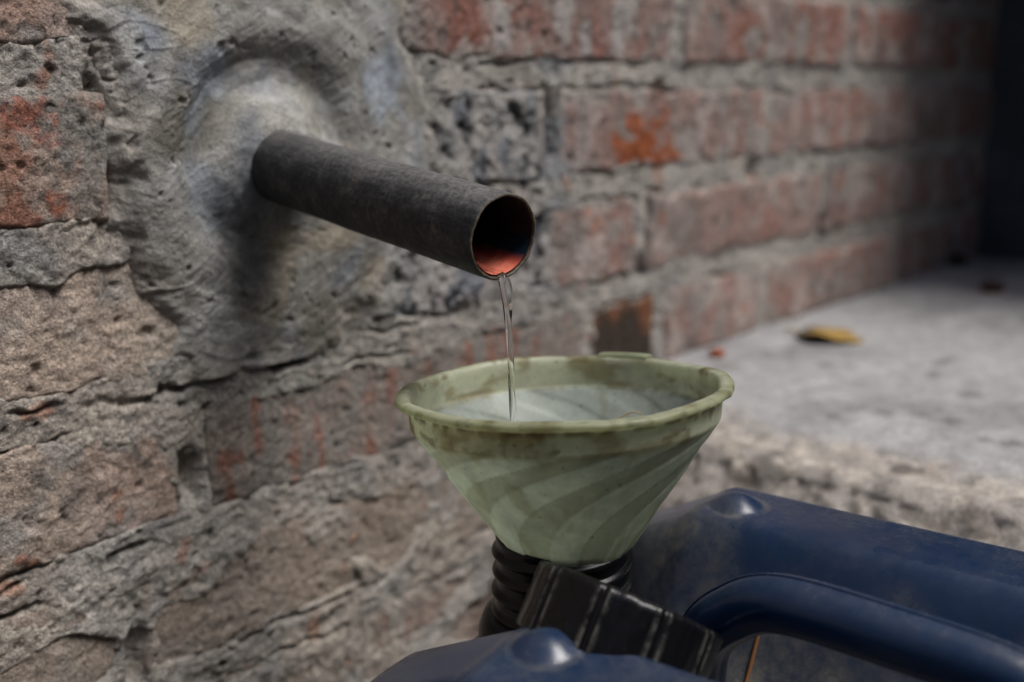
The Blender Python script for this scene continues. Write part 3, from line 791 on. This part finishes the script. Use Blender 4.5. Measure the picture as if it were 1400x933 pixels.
c = mixc(c, [.56, .61, .46], .6*sst(-.1, .5, fbm(cx_*3, sx_*3, Zz*50, 3)))
isout = (np.arange(len(fp)) < nout)[:, None]*np.ones_like(Rr)
c = mixc(c, [.45, .455, .315], .72*s*on*isout)
c = mixc(c, [.50, .57, .57], .75*(1-isout)*on)  # bluish sky reflection inside the cone, put into the colour
band = sst(zb-.002, zb+.001, Zz)
st1 = sst(.0, .5, fbm(cx_*3.2, sx_*3.2, Zz*110, 4)); c = mixc(c, [.40, .36, .20], .7*st1*band)
c = mixc(c, [.24, .19, .09], .65*sst(.3, .6, fbm(cx_*6, sx_*6, Zz*130+3, 5))*band*isout)
c = mixc(c, [.34, .31, .17], .35*sst(.2, .7, fbm(cx_*5, sx_*5, Zz*60+13, 4))*on)
lipm = sst(.0634, .0642, Rr); c = mixc(c, [.40, .42, .24], .6*lipm); c = mixc(c, [.20, .17, .09], .6*lipm*sst(.1, .6, fbm(cx_*9, sx_*9, Rr*500, 4)))
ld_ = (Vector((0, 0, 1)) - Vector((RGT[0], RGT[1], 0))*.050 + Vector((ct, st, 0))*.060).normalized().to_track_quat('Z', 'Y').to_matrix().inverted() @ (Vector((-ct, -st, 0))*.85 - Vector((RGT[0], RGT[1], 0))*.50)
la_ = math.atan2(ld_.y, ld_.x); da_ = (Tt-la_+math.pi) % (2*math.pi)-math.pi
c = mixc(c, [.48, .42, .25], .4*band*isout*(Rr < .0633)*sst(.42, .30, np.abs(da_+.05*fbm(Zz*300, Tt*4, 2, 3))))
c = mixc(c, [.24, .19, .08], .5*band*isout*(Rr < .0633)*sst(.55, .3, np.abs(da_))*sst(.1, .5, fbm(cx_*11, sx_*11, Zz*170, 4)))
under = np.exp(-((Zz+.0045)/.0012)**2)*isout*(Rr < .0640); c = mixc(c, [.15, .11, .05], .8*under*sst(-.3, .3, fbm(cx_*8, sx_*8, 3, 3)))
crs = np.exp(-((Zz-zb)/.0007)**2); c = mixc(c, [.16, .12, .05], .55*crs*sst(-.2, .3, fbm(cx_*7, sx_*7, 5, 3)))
funnel = empty('funnel', (.3465, .2668, HC-.1165))
tag(funnel, 'translucent pale green plastic funnel with swirled cone, standing in the can', 'funnel')
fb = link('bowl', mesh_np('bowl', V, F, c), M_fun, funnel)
# lean: left and slightly away from the viewer
upf = (Vector((0, 0, 1)) - Vector((RGT[0], RGT[1], 0))*.050 + Vector((ct, st, 0))*.060).normalized()
funnel.rotation_mode = 'QUATERNION'; funnel.rotation_quaternion = upf.to_track_quat('Z', 'Y')
# hanging tab moulded on the far side of the rim
FQ = upf.to_track_quat('Z', 'Y').to_matrix(); back = FQ.inverted() @ (Vector((ct, st, 0))*.88 + Vector((RGT[0], RGT[1], 0))*.46); ba = math.atan2(back.y, back.x)
V = []; na, npf = 30, 10
for q in range(na):
    f = q/(na-1)*2-1; a = ba + f*.19; e = max(0, 1-abs(f)**6)**.5
    ext = .0006*e; hh = .0007*e
    pf = [(.0618, -.0015), (.0618, .0003+hh*.8), (.0624, .0008+hh), (.0650, .0008+hh), (FR+ext*.6, .0006+hh), (FR+ext, .0002), (FR+ext, -.0014), (FR+ext*.6, -.0022), (.0650, -.0022), (.0630, -.0020)]
    for (r_, z_) in pf: V.append((r_*math.cos(a), r_*math.sin(a), z_))
F = grid_faces(na, npf, wrap=True)
cap1 = [list(range(npf))]
me = mesh_np('rim_tab', V, F, np.ones((na*npf, 3))*[.46, .49, .34]); link('rim_tab', me, M_fun, funnel)

# ------------------------------------------------------------------ litter
M_straw = simple('dry_straw', (.42, .30, .14), .6, .3, 200, .3)
def strand(pts, r, label, parent=None):
    p = smooth_path(pts, 40); o0 = p[0]
    V, F = tube(p, [r*(1-.3*k/39) for k in range(40)], 8)
    o = link('grass_stem', mesh_np('grass_stem', V-np.array(o0), F), M_straw, parent); o.location = o0
    return tag(o, label, 'grass')
fq = funnel.rotation_quaternion.to_matrix(); fo = funnel.location
def in_fun(a, r, z): return fo + fq @ Vector((r*math.cos(a), r*math.sin(a), z))
av = math.atan2(st, ct)       # away from the viewer
strand([in_fun(av+.55, .0665, .0012), in_fun(av+.50, .063, .0012), in_fun(av+.36, .0600, -.0035), in_fun(av+.15, .0595, -.009), in_fun(av+.05, .0585, -.0128)], .00028,
       'thin dry straw hooked over the funnel rim', None)
strand([in_fun(av+.12, .0592, -.0108), in_fun(av+.0, .0585, -.0140), in_fun(av-.10, .0540, -.0185), in_fun(av-.12, .0480, -.0255), in_fun(av-.05, .046, -.0280), in_fun(av+.05, .048, -.0255)], .00022,
       'fine curled dry fibre stuck inside the funnel', None)

# fallen leaf on the slab
M_leaf = masonry('dead_leaf', 300, 120, .4, .0006, (.8, 1.2), False, .6)
lc = at_z(1133, 464, ZS); e0 = at_z(1088, 458, ZS); e1 = at_z(1176, 470, ZS)
ld = (e1-e0); Ln = ld.length; ld.normalize(); lside = Vector((-ld.y, ld.x, 0))
if lside.dot(Vector((ct, st, 0))) < 0: lside = -lside
ns, nw = 40, 24; V = []; C = []
for k in range(ns):
    f = k/(ns-1); wd = .026*math.sin(math.pi*min(1, f*.94+.04))**.75
    for q in range(nw):
        g = q/(nw-1)*2-1
        curl = .020*(abs(g)**1.6)*(1 if g < 0 else .55)
        arch = math.sin(math.pi*f)**.7
        z = .0012 + arch*(.0095-.0095*max(0, g)**1.3-.003*max(0, -g)**2) + .0015*math.sin(f*9+g*3)*arch
        P = ld*((f-.5)*Ln) + lside*(g*wd) + Vector((0, 0, z))
        V.append(tuple(P))
        col = np.array([.30, .19, .05]) if f > .50+.15*g else np.array([.17, .135, .09])
        if abs(g) < .08: col = col*.7
        C.append(col*(1+.25*math.sin(g*22+f*14)))
leaf = empty('fallen_leaf', (lc.x, lc.y, slab_z(lc.x, lc.y)-.001)); tag(leaf, 'curled yellow brown dead leaf lying on the concrete slab', 'leaf')
lb = link('blade', mesh_np('blade', V, grid_faces(ns, nw), C), M_leaf, leaf)
md = lb.modifiers.new('thick', 'SOLIDIFY'); md.thickness = .0007
stp = [(-ld*(.49*Ln)+Vector((0, 0, .0025))), (-ld*(.62*Ln)+lside*.004+Vector((0, 0, .004))), (-ld*(.80*Ln)+lside*.014+Vector((0, 0, .003)))]
V, F = tube(smooth_path(stp, 14), [.0009]*14, 8); link('stem', mesh_np('stem', V, F), M_straw, leaf)

# crumbs
def crumb(name, u, v, size, col, label, cat, flat=.6, seed=0):
    p = at_z(u, v, ZS)
    bm = bmesh.new(); bmesh.ops.create_icosphere(bm, subdivisions=4, radius=1)
    co = np.array([tuple(q.co) for q in bm.verts])
    k = 1 + .45*fbm(co[:, 0]*1.3+seed, co[:, 1]*1.3, co[:, 2]*1.3, 3) + .08*fbm(co[:, 0]*6+seed, co[:, 1]*6, co[:, 2]*6, 2)
    co = co*k[:, None]*np.array([size, size*.75, size*flat])
    for q, c_ in zip(bm.verts, co): q.co = c_
    me = bpy.data.meshes.new(name); bm.to_mesh(me); bm.free(); set_col(me, np.ones((len(co), 3))*col)
    o = link(name, me, M_brick); o.location = (p.x, p.y, slab_z(p.x, p.y)+size*flat*.55); return tag(o, label, cat)
crumb('brick_fragment', 981, 487, .0065, [.42, .14, .07], 'small orange brick crumb beside the wall on the slab', 'brick crumb', .7, 1)
crumb('soil_clod', 1355, 399, .013, [.09, .05, .035], 'dark brown clod lying alone on the open slab near the dark end wall', 'clod', .5, 5)
crumb('soil_clod', 1306, 364, .014, [.025, .022, .02], 'blackish clod tucked against the foot of the brick wall', 'clod', .6, 9)
